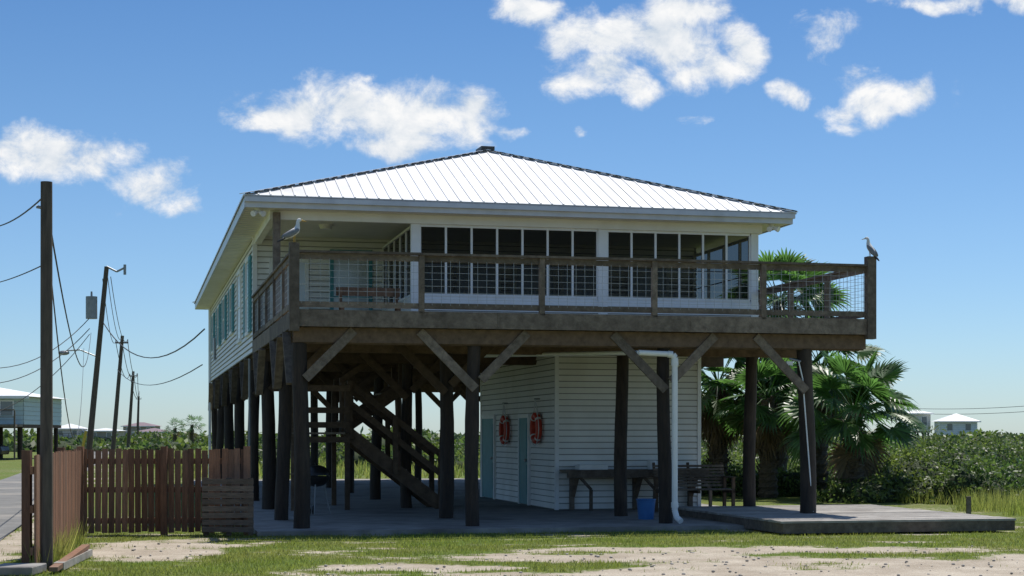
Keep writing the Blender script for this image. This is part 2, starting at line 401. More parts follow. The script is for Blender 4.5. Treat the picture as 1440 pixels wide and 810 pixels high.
for d0,d1,zt in((7.9,8.72,1.98),(11.4,12.7,2.0)):
    mb.box(SU-.055,SU,d0,d1,.09,zt,'teal'); t=.09
    mb.box(SU-.07,SU,d0-t,d0,.07,zt+t,'white'); mb.box(SU-.07,SU,d1,d1+t,.07,zt+t,'white'); mb.box(SU-.07,SU,d0,d1,zt,zt+t-.003,'white')
    mb.box(SU-.064,SU-.055,d0+.12,d1-.12,.3,.95,'teal');mb.box(SU-.064,SU-.055,d0+.12,d1-.12,1.1,zt-.12,'teal')
    mb.sphere((SU-.09,d0+.1,1.05),.035,'wire',8,6)
mb.obj('storage_room',house)
st=MB()
def flight(u0,z0,u1,z1,v0,v1,n):
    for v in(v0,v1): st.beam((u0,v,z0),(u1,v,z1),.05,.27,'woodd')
    for i in range(n):
        t=(i+.5)/n; u=u0+(u1-u0)*t; z=z0+(z1-z0)*t+.06; st.box(u-.14,u+.14,v0+.03,v1-.03,z,z+.04,'wood')
    for v in(v0-.03,v1+.03):
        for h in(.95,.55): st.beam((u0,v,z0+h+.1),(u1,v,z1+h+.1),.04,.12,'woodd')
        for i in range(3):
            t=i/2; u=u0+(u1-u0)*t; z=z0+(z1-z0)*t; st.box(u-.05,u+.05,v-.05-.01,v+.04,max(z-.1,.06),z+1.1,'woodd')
flight(3.65,.15,1.75,1.62,6.7,7.7,8)
flight(1.75,1.72,4.3,3.5,8.0,8.95,9)
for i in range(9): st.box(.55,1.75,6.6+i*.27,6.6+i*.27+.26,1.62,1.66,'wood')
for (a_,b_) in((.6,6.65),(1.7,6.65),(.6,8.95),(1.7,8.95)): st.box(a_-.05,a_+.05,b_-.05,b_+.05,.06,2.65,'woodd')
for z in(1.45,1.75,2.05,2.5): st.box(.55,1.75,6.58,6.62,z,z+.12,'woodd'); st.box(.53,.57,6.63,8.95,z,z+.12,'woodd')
st.obj('staircase',house)

# ---------------------------------------------------------------- objects under/around the house
mb=MB(); mb.box(-.65,W-.3,-.55,30.3,-.1,.065,'concrete'); o=mb.obj('concrete_slab',None,P0); o.rotation_euler=(0,0,TH)
mb=MB(); pu0,pu1,pv0,pv1=7.55,11.7,-2.25,3.2
v=pv0
while v<pv1-.05:
    mb.box(pu0+random.uniform(-.012,.012),pu1+random.uniform(-.012,.012),v,v+.136,.185,.22+random.uniform(-.004,.004),'platform'); v+=.145
mb.box(pu0+.02,pu1-.02,pv0+.005,pv0+.045,.02,.184,'wood');mb.box(pu0+.02,pu0+.06,pv0+.05,pv1,.02,.184,'wood');mb.box(pu1-.06,pu1-.02,pv0+.05,pv1,.02,.184,'wood')
o=mb.obj('wooden_platform',None,P0); o.rotation_euler=(0,0,TH)
mb=MB()
mb.tube([(4.2,4.9,3.18),(5.9,.12,3.02)],.04,'pvc',10); mb.tube([(5.9,.12,3.02),(6.44,.1,3.0)],.05,'pvc',10)
mb.tube([(6.42,.1,3.0),(6.50,.09,2.99),(6.54,.09,2.94),(6.54,.09,2.85)],.060,'pvc',12)
mb.tube([(6.54,.09,2.85),(6.54,.09,.3),(6.56,.05,.18),(6.60,-.06,.12)],.052,'pvc',12)
for z in(2.8,.35): mb.cyl((6.54,.09,z),(6.54,.09,z+.09),.064,.064,'pvc',12)
o=mb.obj('drain_pipe',None,P0); o.rotation_euler=(0,0,TH)
mb=MB(); mb.tube([(8.86,.16,2.9),(8.93,.15,2.6),(9.12,.14,.25)],.013,'pvc',8); mb.tube([(8.7,.2,2.95),(8.9,.16,2.9)],.02,'gray',8)
mb.box(8.62,8.74,.13,.19,2.83,2.9,'glow')
o=mb.obj('water_pipe',None,P0); o.rotation_euler=(0,0,TH)
def ring(u,v,z):
    mb=MB(); mb.torus((0,0,0),.27,.07,(1,0,0),lambda i:'rwhite' if (i%9)in(0,) else 'red')
    mb.tube([(0,-.18,.27),(-.02,0,.62),(0,.18,.27)],.012,'rwhite',5); mb.cyl((.12,0,.62),(-.04,0,.62),.015,.015,'gray',6)
    for k in range(4):
        a0=k*math.pi/2+.4; pts=[(0-.03,.37*math.cos(a0+j*.39),.37*math.sin(a0+j*.39)) for j in range(5)]
        mb.tube(pts,.009,'rwhite',5)
    o=mb.obj('life_ring',None,H(u,v,z)); o.rotation_euler=(0,0,TH); return o
ring(SU-.11,10.0,1.72); ring(SU-.11,6.95,1.75)
mb=MB()
for i in range(4): mb.box(0,3.0,-.58+i*.145,-.58+i*.145+.138,.86,.90,'wood')
mb.box(0,3.0,-.62,-.585,.74,.90,'wood')
for u in(.25,1.6,2.8):
    mb.box(u-.045,u+.045,-.09,-.0,.07,.86,'wood'); mb.beam((u,-.08,.35),(u,-.5,.83),.045,.1,'wood',up=(1,0,0)); mb.box(u-.03,u+.03,-.55,-.1,.78,.855,'wood')
    mb.beam((u,-.5,.8),(u+.28,-.5,.5),.05,.08,'wood',up=(0,1,0)); mb.beam((u+.28,-.5,.5),(u+.28,-.5,.07),.06,.06,'wood')
mb.box(.3,.9,-.45,-.1,.9,1.0,'white'); mb.cyl((1.9,-.25,.9),(1.9,-.25,1.08),.09,.09,'white',12); mb.cyl((2.3,-.3,.9),(2.3,-.3,1.03),.06,.06,'blue',12)
o=mb.obj('work_counter',None,H(SU+.05,SV-.035,0)); o.rotation_euler=(0,0,TH)
mb=MB()
for i in range(6): mb.box(-.75,.75,-.28+i*.09,-.28+i*.09+.07,.44,.465,'wood')
for i in range(7):
    z=.50+i*.065; mb.box(-.75,.75,.27+i*.018,.295+i*.018,z,z+.045,'wood')
for a in(-.72,0,.72):
    mb.box(a-.025,a+.025,-.28,.28,.38,.437,'woodd'); mb.beam((a,.30,.44),(a,.44,.98),.05,.04,'woodd')
for a in(-.72,.72):
    mb.box(a-.035,a+.035,-.3,.33,.68,.71,'woodd'); mb.box(a-.03,a+.03,-.28,-.22,0.0,.68,'woodd'); mb.box(a-.03,a+.03,.22,.28,0.0,.68,'woodd')
o=mb.obj('garden_bench',None,H(8.35,4.2,.066)); o.rotation_euler=(0,0,TH)
mb=MB(); mb.cyl((0,0,0),(0,0,.36),.14,.175,'blue',20); mb.torus((0,0,.36),.175,.012,(0,0,1),lambda i:'blue',24,6)
mb.tube([(math.cos(t)*.17,.0-math.sin(t)*.1,.33-math.sin(t)*.16) for t in np.linspace(0,math.pi,9)],.005,'gray',5)
mb.obj('blue_bucket',None,H(6.55,1.75,.066))
mb=MB(); mb.sphere((0,0,.75),.26,'black',16,6,(1,1,.8),-1,0); mb.sphere((0,0,.765),.265,'black',16,6,(1,1,.75),0,1)
for k in range(3):
    t=k*2.09+.5; mb.cyl((.15*math.cos(t),.15*math.sin(t),.6),(.28*math.cos(t),.28*math.sin(t),.02),.014,.014,'gray',6)
mb.cyl((0,0,.96),(0,0,1.0),.02,.04,'black',8); mb.box(-.5,-.27,-.15,.15,.78,.8,'woodd')
mb.torus((-.1,-.27,.09),.07,.02,(1,0,0),lambda i:'black',16,6); mb.torus((-.1,.27,.09),.07,.02,(1,0,0),lambda i:'black',16,6)
mb.obj('kettle_grill',None,H(.85,4.6,.066))
mb=MB(); mb.tube([(0,0,3.38),(0,0,1.55)],.006,'cable',5); mb.cyl((0,0,1.55),(0,0,1.40),.03,.05,'dark',8)
o=mb.obj('hanging_hook',None,H(7.3,3.2,0))
def gull(loc,rz,s=1,tilt=.55):
    e=empty('seagull',loc,rz)
    c0,s0=math.cos(tilt),math.sin(tilt)
    def xf(p):
        x,y,z=p; x-=0.0; z-=.17
        return Vector((c0*x-s0*z, y, .17+s0*x+c0*z))
    vs=[(-.24,0,.15),(-.15,0,.16),(-.04,0,.17),(.06,0,.18)]
    vs=[xf(p) for p in vs]; b0=vs[-1]
    vs+= [b0+Vector((.02,0,.075)),b0+Vector((.015,0,.14)),b0+Vector((.04,0,.175)),b0+Vector((.085,0,.168))]
    rs=[.014,.040,.066,.062,.038,.030,.040,.020]
    me=bpy.data.meshes.new('body'); me.from_pydata(vs,[(i,i+1) for i in range(7)],[]); me.materials.append(M['gullw'])
    o=bpy.data.objects.new('body',me); COL.objects.link(o); o.parent=e
    sk=o.modifiers.new('Skin','SKIN'); sl=me.skin_vertices[0].data
    for i,r in enumerate(rs): sl[i].radius=(r,r); 
    sl[2].use_root=True
    ss=o.modifiers.new('Sub','SUBSURF'); ss.levels=2; ss.render_levels=2
    mb=MB(); hd=vs[-1]
    for sd in(-1,1):
        mb.sphere((-.07,sd*.048,.18),.1,'gullg',10,6,(1.6,.3,.5),xf=xf); mb.sphere((-.25,sd*.02,.155),.06,'black',8,5,(1.5,.25,.25),xf=xf)
        mb.cyl((.0,sd*.03,.13),(.01,sd*.03,.0),.008,.006,'beak',6); mb.box(-.02,.05,sd*.03-.02,sd*.03+.02,0,.006,'beak')
        mb.sphere(hd+Vector((-.02,sd*.032,.012)),.007,'black',6,4)
    mb.cyl(hd+Vector((-.01,0,-.002)),hd+Vector((.08,0,-.02)),.014,.004,'beak',6); mb.obj('wings_beak_legs',e); e.scale=(s,s,s)
gull(H(-.02,-.02,4.74),.5,1.0,.5); gull(H(W+.01,-.02,4.76),2.5,.85,.9)

# ---------------------------------------------------------------- fence etc.
def picketrun(mb,a,b,z1,zj=.03,front=-1,k='fence'):
    a=Vector((*a,0));b=Vector((*b,0));d=b-a;L=d.length;d.normalize();n=Vector((d.y,-d.x,0))*front
    t=0
    while t<L-.05:
        w=.092; p=a+d*(t+w/2); zt=z1+random.uniform(-zj,zj)*.6; zb=.04+random.uniform(-.02,.02)
        tl=random.uniform(-.012,.012)
        mb.beam(p+Vector((0,0,zb)),p+d*tl+Vector((0,0,zt)),.092,.018,k,up=tuple(n)); t+=.106
    for z in(.22,.72,1.18):
        mb.beam(a-n*.035+Vector((0,0,z)),b-n*.035+Vector((0,0,z)),.038,.09,k)
mb=MB()
A=(-6.92,26.3);B=(-4.28,26.5);C=(-5.66,19.4)
picketrun(mb,A,B,1.37,front=1); picketrun(mb,C,A,1.37,front=1)
for p in(A,(-5.6,26.4),B): mb.box(p[0]-.05,p[0]+.05,p[1]-.12,p[1]-.02,-.05,1.42,'fence')
for t in(.02,.33,.66):
    p=Vector((*C,0)).lerp(Vector((*A,0)),t); mb.box(p.x-.16,p.x-.06,p.y-.05,p.y+.05,-.05,1.42,'fence')
mb.obj('wooden_fence')
mb=MB()
for i in range(8):
    z=.06+i*.108; mb.beam((-4.93,26.02,z+.045),(-4.12,26.08,z+.045+random.uniform(-.01,.01)),.022,.085,'fenceg')
for x_ in(-4.88,-4.52,-4.17): mb.box(x_-.04,x_+.04,26.07,26.12,.0,.92,'fenceg')
mb.obj('wooden_gate')
def pole(mb,x,y,h,r0,r1,lx=0,ly=0,k='polew'):
    mb.cyl((x,y,-.2),(x+lx,y+ly,h),r0,r1,k,12)
mb=MB(); pole(mb,-5.55,19.5,4.62,.075,.068); mb.cyl((-5.55,19.5,4.3),(-5.66,19.46,4.32),.02,.02,'gray'); mb.obj('wooden_pole')
mb=MB(); mb.box(-.28,.22,-.3,.3,0,.10,'concrete'); mb.obj('concrete_block',None,(-5.68,18.9,0),.01)
mb=MB(); mb.beam((-5.35,19.3,.05),(-5.6,21.6,.05),.12,.09,'platform'); mb.beam((-5.3,18.9,.05),(-5.6,21.5,.14),.10,.05,'fence'); mb.obj('timber_boards')
def upole(X,Y,h,lean=0,trans=False,arm=True,r=.16):
    mb=MB(); mb.cyl((0,0,-.3),(lean,0,h),r,r*.7,'polew',10)
    if arm:
        t=(h-.6)/h; mb.beam((lean*t-.55,0,h-.6),(lean*t+.55,0,h-.6),.1,.12,'polew')
        for s_ in(-.5,0,.5): mb.cyl((lean*t+s_,0,h-.55),(lean*t+s_,0,h-.3),.05,.04,'gray',6)
    if trans:
        t=.8; mb.cyl((lean*t-.5,-.2,h-2.6),(lean*t-.5,-.2,h-1.5),.28,.28,'gray',14); mb.cyl((lean*t-.5,-.2,h-1.5),(lean*t-.5,-.2,h-1.25),.06,.05,'gray',6)
        mb.tube([(lean*.55,0,h*.55),(lean*.5-.8,-.1,h*.55+.35),(lean*.5-1.5,-.1,h*.55+.3)],.035,'wire',6); mb.sphere((lean*.5-1.6,-.1,h*.55+.2),.22,'gray',10,6,(1.3,.8,.55))
        mb.tube([(lean,0,h),(lean+.5,0,h-.25),(lean+.9,0,h-.05)],.05,'gray',6); mb.cyl((lean+.9,0,h-.4),(lean+.9,0,h+.1),.07,.07,'gray',8)
        mb.cyl((-.25,-.6,0),(.05,-.35,1.8),.07,.07,'yellow',8)
    return mb.obj('utility_pole',None,(X,Y,0))
upole((122-720)/F*81,81,9.95,lean=(150-122)/F*81,trans=True,arm=False)
upole((158-720)/F*138,138,10.0,lean=.85,arm=True,r=.2)
upole((180-720)/F*215,215,10.0,lean=.7,arm=True,r=.24)
upole((193-720)/F*330,330,9.5,lean=.3,arm=True,r=.28)
mb=MB()
def wire(p,q,sag,r=.012,n=14):
    p=Vector(p);q=Vector(q); mb.tube([p.lerp(q,i/n)-Vector((0,0,sag*4*(i/n)*(1-i/n))) for i in range(n+1)],r,'cable',4)
T1=PX(150,378,81)
for i,(dx,y0) in enumerate(((0,0),(.5,-.3),(-.5,-.3))):
    wire(T1+Vector((dx*.4,0,y0-.1*i)),PX(171,476+i*2,138)+Vector((dx,0,0)),1.2,.022); wire(PX(171,476+i*2,138)+Vector((dx,0,0)),PX(188,524+i,215)+Vector((dx,0,0)),1.6,.035)
    wire(PX(188,524+i,215)+Vector((dx,0,0)),PX(196,550+i,330),2,.05)
wire(PX(146,455,81),H(-.3,28,5.1),1.3,.025); wire(PX(165,520,120),H(-.3,29.8,4.0),.9,.02)
wire(PX(-30,318,30),PX(62,276,19.5),.15,.010); wire(PX(-30,402,30),PX(62,372,19.5),.05,.008)
wire(PX(66,290,19.5),PX(128,468,81),1.8,.014,24); wire(PX(66,330,19.5),PX(118,490,81),3.4,.012,24)
wire(PX(-40,515,70),PX(128,445,81),.9,.02); wire(PX(-40,540,70),PX(126,462,81),.8,.02); wire(PX(-40,590,75),PX(126,470,81),.8,.018)
wire(PX(1250,580,300),PX(1500,574,260),.6,.05); wire(PX(1250,573,300),PX(1500,566,260),.6,.05)
mb.obj('power_lines')

# ---------------------------------------------------------------- distant houses
M['dwall']=mat('pale_wall',(.66,.65,.61),(.6,.58,.54),2,.7); M['tealwall']=mat('pale_teal_wall',(.50,.60,.58),(.44,.54,.53),2,.7)
M['droof']=mat('pale_metal_roof',(.8,.8,.8),(.74,.74,.74),1,.5); M['proof']=mat('purple_shingles',(.24,.17,.19),(.18,.13,.15),2,.8)
M['tanw']=mat('tan_wall',(.42,.36,.29),(.36,.3,.24),2,.7)
def shouse(name,X,Y,w,d,hs,hw,hr,rz,wk,rk,deck=True):
    e=empty(name,(X,Y,0),rz)
    mb=MB()
    if hs>.5:
        for i in range(max(3,int(w/2.5)+1)):
            for j in range(3): mb.cyl((-w/2+.3+i*(w-.6)/max(2,int(w/2.5)),-d/2+.3+j*(d-.6)/2,0),(-w/2+.3+i*(w-.6)/max(2,int(w/2.5)),-d/2+.3+j*(d-.6)/2,hs),.15,.15,'pile',8)
    mb.obj('stilts',e) if mb.v else None
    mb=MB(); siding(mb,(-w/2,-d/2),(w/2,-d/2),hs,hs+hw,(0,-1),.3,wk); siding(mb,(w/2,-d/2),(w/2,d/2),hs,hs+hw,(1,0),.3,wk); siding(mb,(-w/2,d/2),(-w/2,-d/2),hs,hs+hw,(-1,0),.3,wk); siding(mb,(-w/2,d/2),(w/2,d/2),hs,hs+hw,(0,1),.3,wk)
    mb.box(-w/2,w/2,-d/2,d/2,hs-.2,hs-.005,'woodd'); mb.obj('walls',e)
    mb=MB(); o_=.5; z=hs+hw; k=min(w,d)*.42
    vs=[(-w/2-o_,-d/2-o_,z),(w/2+o_,-d/2-o_,z),(w/2+o_,d/2+o_,z),(-w/2-o_,d/2+o_,z)]
    if w>=d: vs+=[(-w/2+k,0,z+hr),(w/2-k,0,z+hr)]; fs=[(0,1,5,4),(1,2,5),(2,3,4,5),(3,0,4)]
    else: vs+=[(0,-d/2+k,z+hr),(0,d/2-k,z+hr)]; fs=[(0,1,4),(1,2,5,4),(2,3,5),(3,0,4,5)]
    mb.add(vs,fs+[(3,2,1,0)],rk); 
    mb.box(-w/2-o_,w/2+o_,-d/2-o_-.03,-d/2-o_-.005,z-.15,z+.03,'white'); mb.obj('roof',e)
    mb=MB(); n=max(2,int(w/2.2))
    for i in range(n):
        c=-w/2+w*(i+.5)/n; mb.box(c-.4,c+.4,-d/2-.06,-d/2-.022,hs+hw*.35,hs+hw*.82,'glass')
        for a_,b_,c_,d_ in((-.48,-.4,.3,.87),(.4,.48,.3,.87)): mb.box(c+a_,c+b_,-d/2-.08,-d/2-.02,hs+hw*c_,hs+hw*d_,'white')
        mb.box(c-.4,c+.4,-d/2-.08,-d/2-.02,hs+hw*.82,hs+hw*.87,'white')
    mb.obj('windows',e)
    if deck:
        mb=MB(); mb.box(-w/2,w/2,-d/2-2,-d/2-.1,hs-.15,hs,'wood'); mb.box(-w/2,w/2,-d/2-2,-d/2-1.92,hs+.9,hs+.98,'wood'); mb.box(-w/2,w/2,-d/2-2,-d/2-1.95,hs+.45,hs+.5,'wood')
        i=-w/2
        while i<w/2+.01: mb.box(i-.05,i+.05,-d/2-2,-d/2-1.93,0,hs+.9,'wood'); i+=w/5
        mb.obj('deck',e)
    return e
shouse('beach_house',-37.6,112,11,9,2.3,1.85,.85,0,'tealwall','droof')
shouse('beach_house',-81,300,5,6,1.0,1.8,.9,.1,'dwall','droof')
shouse('beach_house',-74.5,300,5.4,6,.8,1.6,.5,0,'tanw','droof',False)
shouse('beach_house',-75.5,345,6.6,7,.8,1.5,.8,0,'dwall','proof',False)
shouse('beach_house',-86,380,7,7,1.5,2.2,.9,0,'tanw','proof',False)
shouse('beach_house',67.8,250,5.4,6,1.6,2.1,1.2,-.1,'white','droof',False)
shouse('beach_house',63.6,258,3.8,6,2.2,2.8,.6,-.1,'dwall','droof',False)
shouse('beach_house',57,300,7,6,1.0,2.0,.8,0,'dwall','droof',False)
e=empty('parked_car',(-35.0,106,0),.0)
mb=MB(); pr=[(-2.2,.35),(-2.25,.75),(-2.0,.95),(-1.3,1.0),(-.7,1.5),(.7,1.52),(1.3,1.02),(2.1,.9),(2.2,.6),(2.15,.35)]
vs=[(x,-.85,z) for x,z in pr]+[(x,.85,z) for x,z in pr]; n=len(pr)
mb.add(vs,[tuple(range(n)),tuple(range(2*n-1,n-1,-1))]+[(i,i+n,(i+1)%n+n,(i+1)%n) for i in range(n)],'black'); mb.obj('body',e,bevel=.04)
mb=MB(); mb.add([(-1.1,-.86,1.02),(1.1,-.86,1.04),(.65,-.86,1.44),(-.65,-.86,1.44)],[(0,1,2,3)],'glass')
for x_ in(-1.4,1.4):
    for y_ in(-.8,.8): mb.cyl((x_,y_-.1,.33),(x_,y_+.1,.33),.33,.33,'dark',16); mb.cyl((x_,y_-.115,.33),(x_,y_+.115,.33),.18,.18,'wire',12)
mb.obj('wheels_windows',e)

# ---------------------------------------------------------------- ground
def lat(X,Y): return X+.2326*Y
def fb(x,y,s,o=0):
    return mn.fractal(Vector((x*s+o,y*s-o,o*1.7)),1.0,2.1,5)
SAND=[(-4.7,24.2,1.6,1.6),(-4.9,22.3,1.1,1.7),(3.6,21.3,5.0,2.1),(4.6,19.0,4.5,1.0),(-1.4,20.0,1.5,.7),(10.2,21.6,3.5,1.3),(-9,20.5,1.2,3)]
GR=[(5.2,22.0,3.0,.5),(.5,20.4,1.6,.5),(-3.4,20.0,1.7,1.8),(-2.6,23,2.4,1.8),(2,25.2,9,1.1),(3.6,19.6,1.8,.35)]
def grassv(X,Y):
    if Y<34:
        g=.85
        for (a,b,c,d) in SAND:
            r=math.hypot((X-a)/c,(Y-b)/d); g-= 1.05*min(.8,max(0,1.2-r)*1.5)
        for (a,b,c,d) in GR:
            r=math.hypot((X-a)/c,(Y-b)/d); g+= .85*max(0,1.2-r)
        g=max(0,min(1,g))
        g+=.75*fb(X,Y*1.9,.6,3)+.4*fb(X,Y*1.9,2.3,9)
    else: g=.8+.3*fb(X,Y,.12,5)+.2*fb(X,Y,.6,2)
    l=lat(X,Y)
    if l<-1.3 and l>-2.2: g-=.6*(1-abs(l+1.75)/.45)
    return max(0,min(1,g))
xs=np.unique(np.concatenate([np.linspace(-2500,-60,14),np.linspace(-60,-12,40),np.linspace(-12,14,230),np.linspace(14,60,40),np.linspace(60,2500,14)]))
ys=np.unique(np.concatenate([np.linspace(-400,0,6),np.linspace(0,17,12),np.linspace(17,31,130),np.linspace(31,60,60),np.linspace(60,200,50),np.linspace(200,4500,20)]))
nx,ny=len(xs),len(ys); V=np.zeros((ny,nx,3)); A_=np.zeros((ny,nx))
for j,y in enumerate(ys):
    for i,x in enumerate(xs):
        V[j,i,0]=x;V[j,i,1]=y; A_[j,i]=grassv(x,y) if (abs(x)<80 and y<200) else .8
        if 17<y<31 and -12<x<14: V[j,i,2]=.012*fb(x,y,.9,1)-.012
        else: V[j,i,2]=-.01
idx=np.arange(nx*ny).reshape(ny,nx)
Q=np.stack([idx[:-1,:-1],idx[:-1,1:],idx[1:,1:],idx[1:,:-1]],-1).reshape(-1,4)
def groundmat():
    m,nt,b=newmat('ground_grass_and_sand'); N=nt.nodes;L=nt.links
    at=N.new('ShaderNodeAttribute'); at.attribute_name='grass'
    tc=N.new('ShaderNodeTexCoord')
    def nz(s,d=3,r=.6):
        n=N.new('ShaderNodeTexNoise'); n.inputs['Scale'].default_value=s; n.inputs['Detail'].default_value=d; n.inputs['Roughness'].default_value=r; L.new(tc.outputs['Object'],n.inputs['Vector']); return n.outputs['Fac']
    def mixc(f,a,b_):
        x=N.new('ShaderNodeMix'); x.data_type='RGBA'; L.new(f,x.inputs[0])
        for s_,v in((6,a),(7,b_)):
            if isinstance(v,tuple): x.inputs[s_].default_value=(*v,1)
            else: L.new(v,x.inputs[s_])
        return x.outputs[2]
    def mr(v,a,b_,c=0,d=1):
        x=N.new('ShaderNodeMapRange'); x.inputs[1].default_value=a;x.inputs[2].default_value=b_;x.inputs[3].default_value=c;x.inputs[4].default_value=d; L.new(v,x.inputs[0]); return x.outputs[0]
    sand=mixc(mr(nz(1.3),.35,.65),(.52,.455,.365),(.36,.30,.23)); sand=mixc(mr(nz(45,3),.5,.72),sand,(.23,.19,.15)); sand=mixc(mr(nz(90,2),.58,.7),sand,(.62,.58,.5))
    gr=mixc(mr(nz(.8),.35,.65),(.13,.19,.036),(.20,.205,.065)); gr=mixc(mr(nz(30,4),.4,.7),gr,(.06,.085,.02)); gr=mixc(mr(nz(.25),.5,.7),gr,(.11,.165,.035))
    ad=N.new('ShaderNodeMath'); ad.operation='ADD'; L.new(at.outputs['Fac'],ad.inputs[0]); L.new(mr(nz(9,5,.75),.25,.75,-.4,.4),ad.inputs[1])
    c=mixc(mr(ad.outputs[0],.35,.65),sand,gr); L.new(c,b.inputs['Base Color']); b.inputs['Roughness'].default_value=.95; b.inputs['Specular IOR Level'].default_value=.1
    bp=N.new('ShaderNodeBump'); bp.inputs['Strength'].default_value=.8; bp.inputs['Distance'].default_value=.03; L.new(nz(25,4,.7),bp.inputs['Height']); L.new(bp.outputs[0],b.inputs['Normal'])
    return m
M['ground']=groundmat()
g=npmesh('ground',V.reshape(-1,3),Q,'ground')
at=g.data.attributes.new('grass','FLOAT','POINT'); at.data.foreach_set('value',A_.ravel().astype(np.float32))
mb=MB(); n=60; l0,l1=-1.95,-4.7
pl=[]
for i in range(n+1):
    Y=-10+410*(i/n)**1.6
    w1=.12*mn.noise(Vector((Y*.4,0,0))); w2=.15*mn.noise(Vector((Y*.3,5,0)))
    pl.append(((l1-.2326*Y+w1,Y,.004),(l0-.2326*Y+w2,Y,.004)))
for i in range(n): mb.quad(pl[i][0],pl[i][1],pl[i+1][1],pl[i+1][0],'asphalt')
mb.obj('road')

# ---------------------------------------------------------------- vegetation
def blades(name,P,hmin,hmax,w,k,lean=.5):
    n=len(P); P=np.asarray(P); an=rng.uniform(0,2*np.pi,n); h=rng.uniform(hmin,hmax,n)
    d=np.stack([np.cos(an),np.sin(an),np.zeros(n)],1)*w/2
    la=rng.uniform(0,2*np.pi,n); ll=rng.uniform(0,lean,n)*h
    tip=P+np.stack([np.cos(la)*ll,np.sin(la)*ll,h],1)
    V=np.stack([P-d,P+d,tip],1).reshape(-1,3); return npmesh(name,V,np.arange(n*3).reshape(-1,3),k,nv=3)
pts=[]
tries=0
def inslab(X,Y):
    rx,ry=X-P0.x,Y-P0.y; u=rx*CT+ry*ST; v=-rx*ST+ry*CT
    return (-.65<u<W-.3 and v>-.58) or (pu0-.05<u<pu1+.05 and pv0-.05<v<pv1)
while len(pts)<66000 and tries<240000:
    tries+=1; Y=17.8+ (31-17.8)*random.random()**1.1; X=random.uniform(-.34*Y-1,.34*Y+1)
    if inslab(X,Y): continue
    l=lat(X,Y)
    if l<-1.95 and l>-4.7: continue
    gq=grassv(X,Y)+.3*mn.noise(Vector((X*4,Y*4,1)))
    if random.random()<(gq-.35)*1.9: pts.append((X,Y,-.012))
blades('lawn_grass',pts,.015,.06,.010,'grass',.9)
mb=MB()
for _ in range(500):
    Y=random.uniform(18,25); X=random.uniform(-.3*Y,.33*Y)
    if grassv(X,Y)>.45 or inslab(X,Y): continue
    mb.sphere((X,Y,-.002),random.uniform(.008,.026),'stone',6,4,(1,random.uniform(.7,1.2),.6))
mb.obj('gravel')
pts=[]
for _ in range(20000):
    X=random.uniform(9.2,17); Y=random.uniform(32.,46)
    if inslab(X,Y): continue
    if mn.noise(Vector((X*.5,Y*.5,3)))+ (Y-34)*.06< .05: continue
    pts.append((X,Y,-.01))
for _ in range(900):
    t=random.random()**.6; p=Vector((*A,0)).lerp(Vector((*C,0)),t); pts.append((p.x+random.uniform(-.1,.15),p.y,-.01-.18*(random.random())))
blades('tall_grass',pts,.12,.5,.016,'reed',.6)
pts=[]
for _ in range(34000):
    Y=46+90*random.random()**1.5; X=random.uniform(-.30*Y+6,.30*Y+14)
    l=lat(X,Y)
    if l<-.9 : continue
    rx,ry=X-P0.x,Y-P0.y; u=rx*CT+ry*ST; v=-rx*ST+ry*CT
    if -2<u<W+1 and v<33: continue
    pts.append((X,Y,-.01))
blades('field_grass',pts,.15,.6,.06,'reed',.6)
def leaves(centers,radii,npb,size,clump=True):
    Vs=[]
    for (c,r,n) in zip(centers,radii,npb):
        d=rng.normal(size=(n,3)); d/=np.linalg.norm(d,axis=1)[:,None]; d[:,2]=np.abs(d[:,2])*1.0-.08
        ph=rng.uniform(0,6,4)
        lump=1+.2*np.sin(d[:,0]*6+ph[0])*np.sin(d[:,1]*6+ph[1])+.16*np.sin(d[:,2]*9+ph[2]+d[:,0]*5)
        rad=(rng.uniform(.55,1,n)**.5)*lump+ (rng.random(n)<.10)*rng.uniform(0,.25,n)
        p=np.asarray(c)+d*rad[:,None]*np.asarray(r)
        a=rng.normal(size=(n,3)); a/=np.linalg.norm(a,axis=1)[:,None]
        b=np.cross(a,d+rng.normal(size=(n,3))*.6); b/=np.linalg.norm(b,axis=1)[:,None]+1e-9
        s=size*rng.uniform(.6,1.3,n)[:,None]
        Vs.append(np.stack([p-a*s,p+b*s*.5,p+a*s,p-b*s*.5],1).reshape(-1,3))
    V=np.concatenate(Vs); return V,np.arange(len(V)).reshape(-1,4)
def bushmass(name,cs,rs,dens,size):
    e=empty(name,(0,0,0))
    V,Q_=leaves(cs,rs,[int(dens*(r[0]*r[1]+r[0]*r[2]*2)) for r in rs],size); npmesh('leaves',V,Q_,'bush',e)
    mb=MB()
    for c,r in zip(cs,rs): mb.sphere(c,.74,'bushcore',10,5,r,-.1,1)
    mb.obj('dark_core',e)
cs=[];rs=[]
def addb(X,Y,r,h): cs.append((X,Y,0)); rs.append((r,r*random.uniform(.8,1.1),h))
for _ in range(80):
    Y=random.uniform(41,72); px=random.uniform(1180,1520); X=(px-720)/F*Y
    addb(X,Y,random.uniform(.6,1.8),random.uniform(.6,1.35)+(.35 if random.random()<.25 else 0)+(.15 if Y>55 else 0))
for _ in range(30):
    Y=random.uniform(43,60); px=random.uniform(985,1200); X=(px-720)/F*Y; addb(X,Y,random.uniform(.6,1.2),random.uniform(.5,1.1))
for i in range(7):
    addb((1225+i*32-720)/F*38.5,38.5+random.uniform(-1.0,2.),random.uniform(.5,1.2),random.uniform(.45,1.1))
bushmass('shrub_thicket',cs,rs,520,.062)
cs=[];rs=[]
for _ in range(60):
    Y=random.uniform(75,130); px=random.uniform(300,1150); X=(px-720)/F*Y; 
    if lat(X,Y)<2.: continue
    addb(X,Y,random.uniform(1.2,2.6),random.uniform(.4,1.3))
bushmass('field_shrubs',cs,rs,120,.14)
cs=[];rs=[]
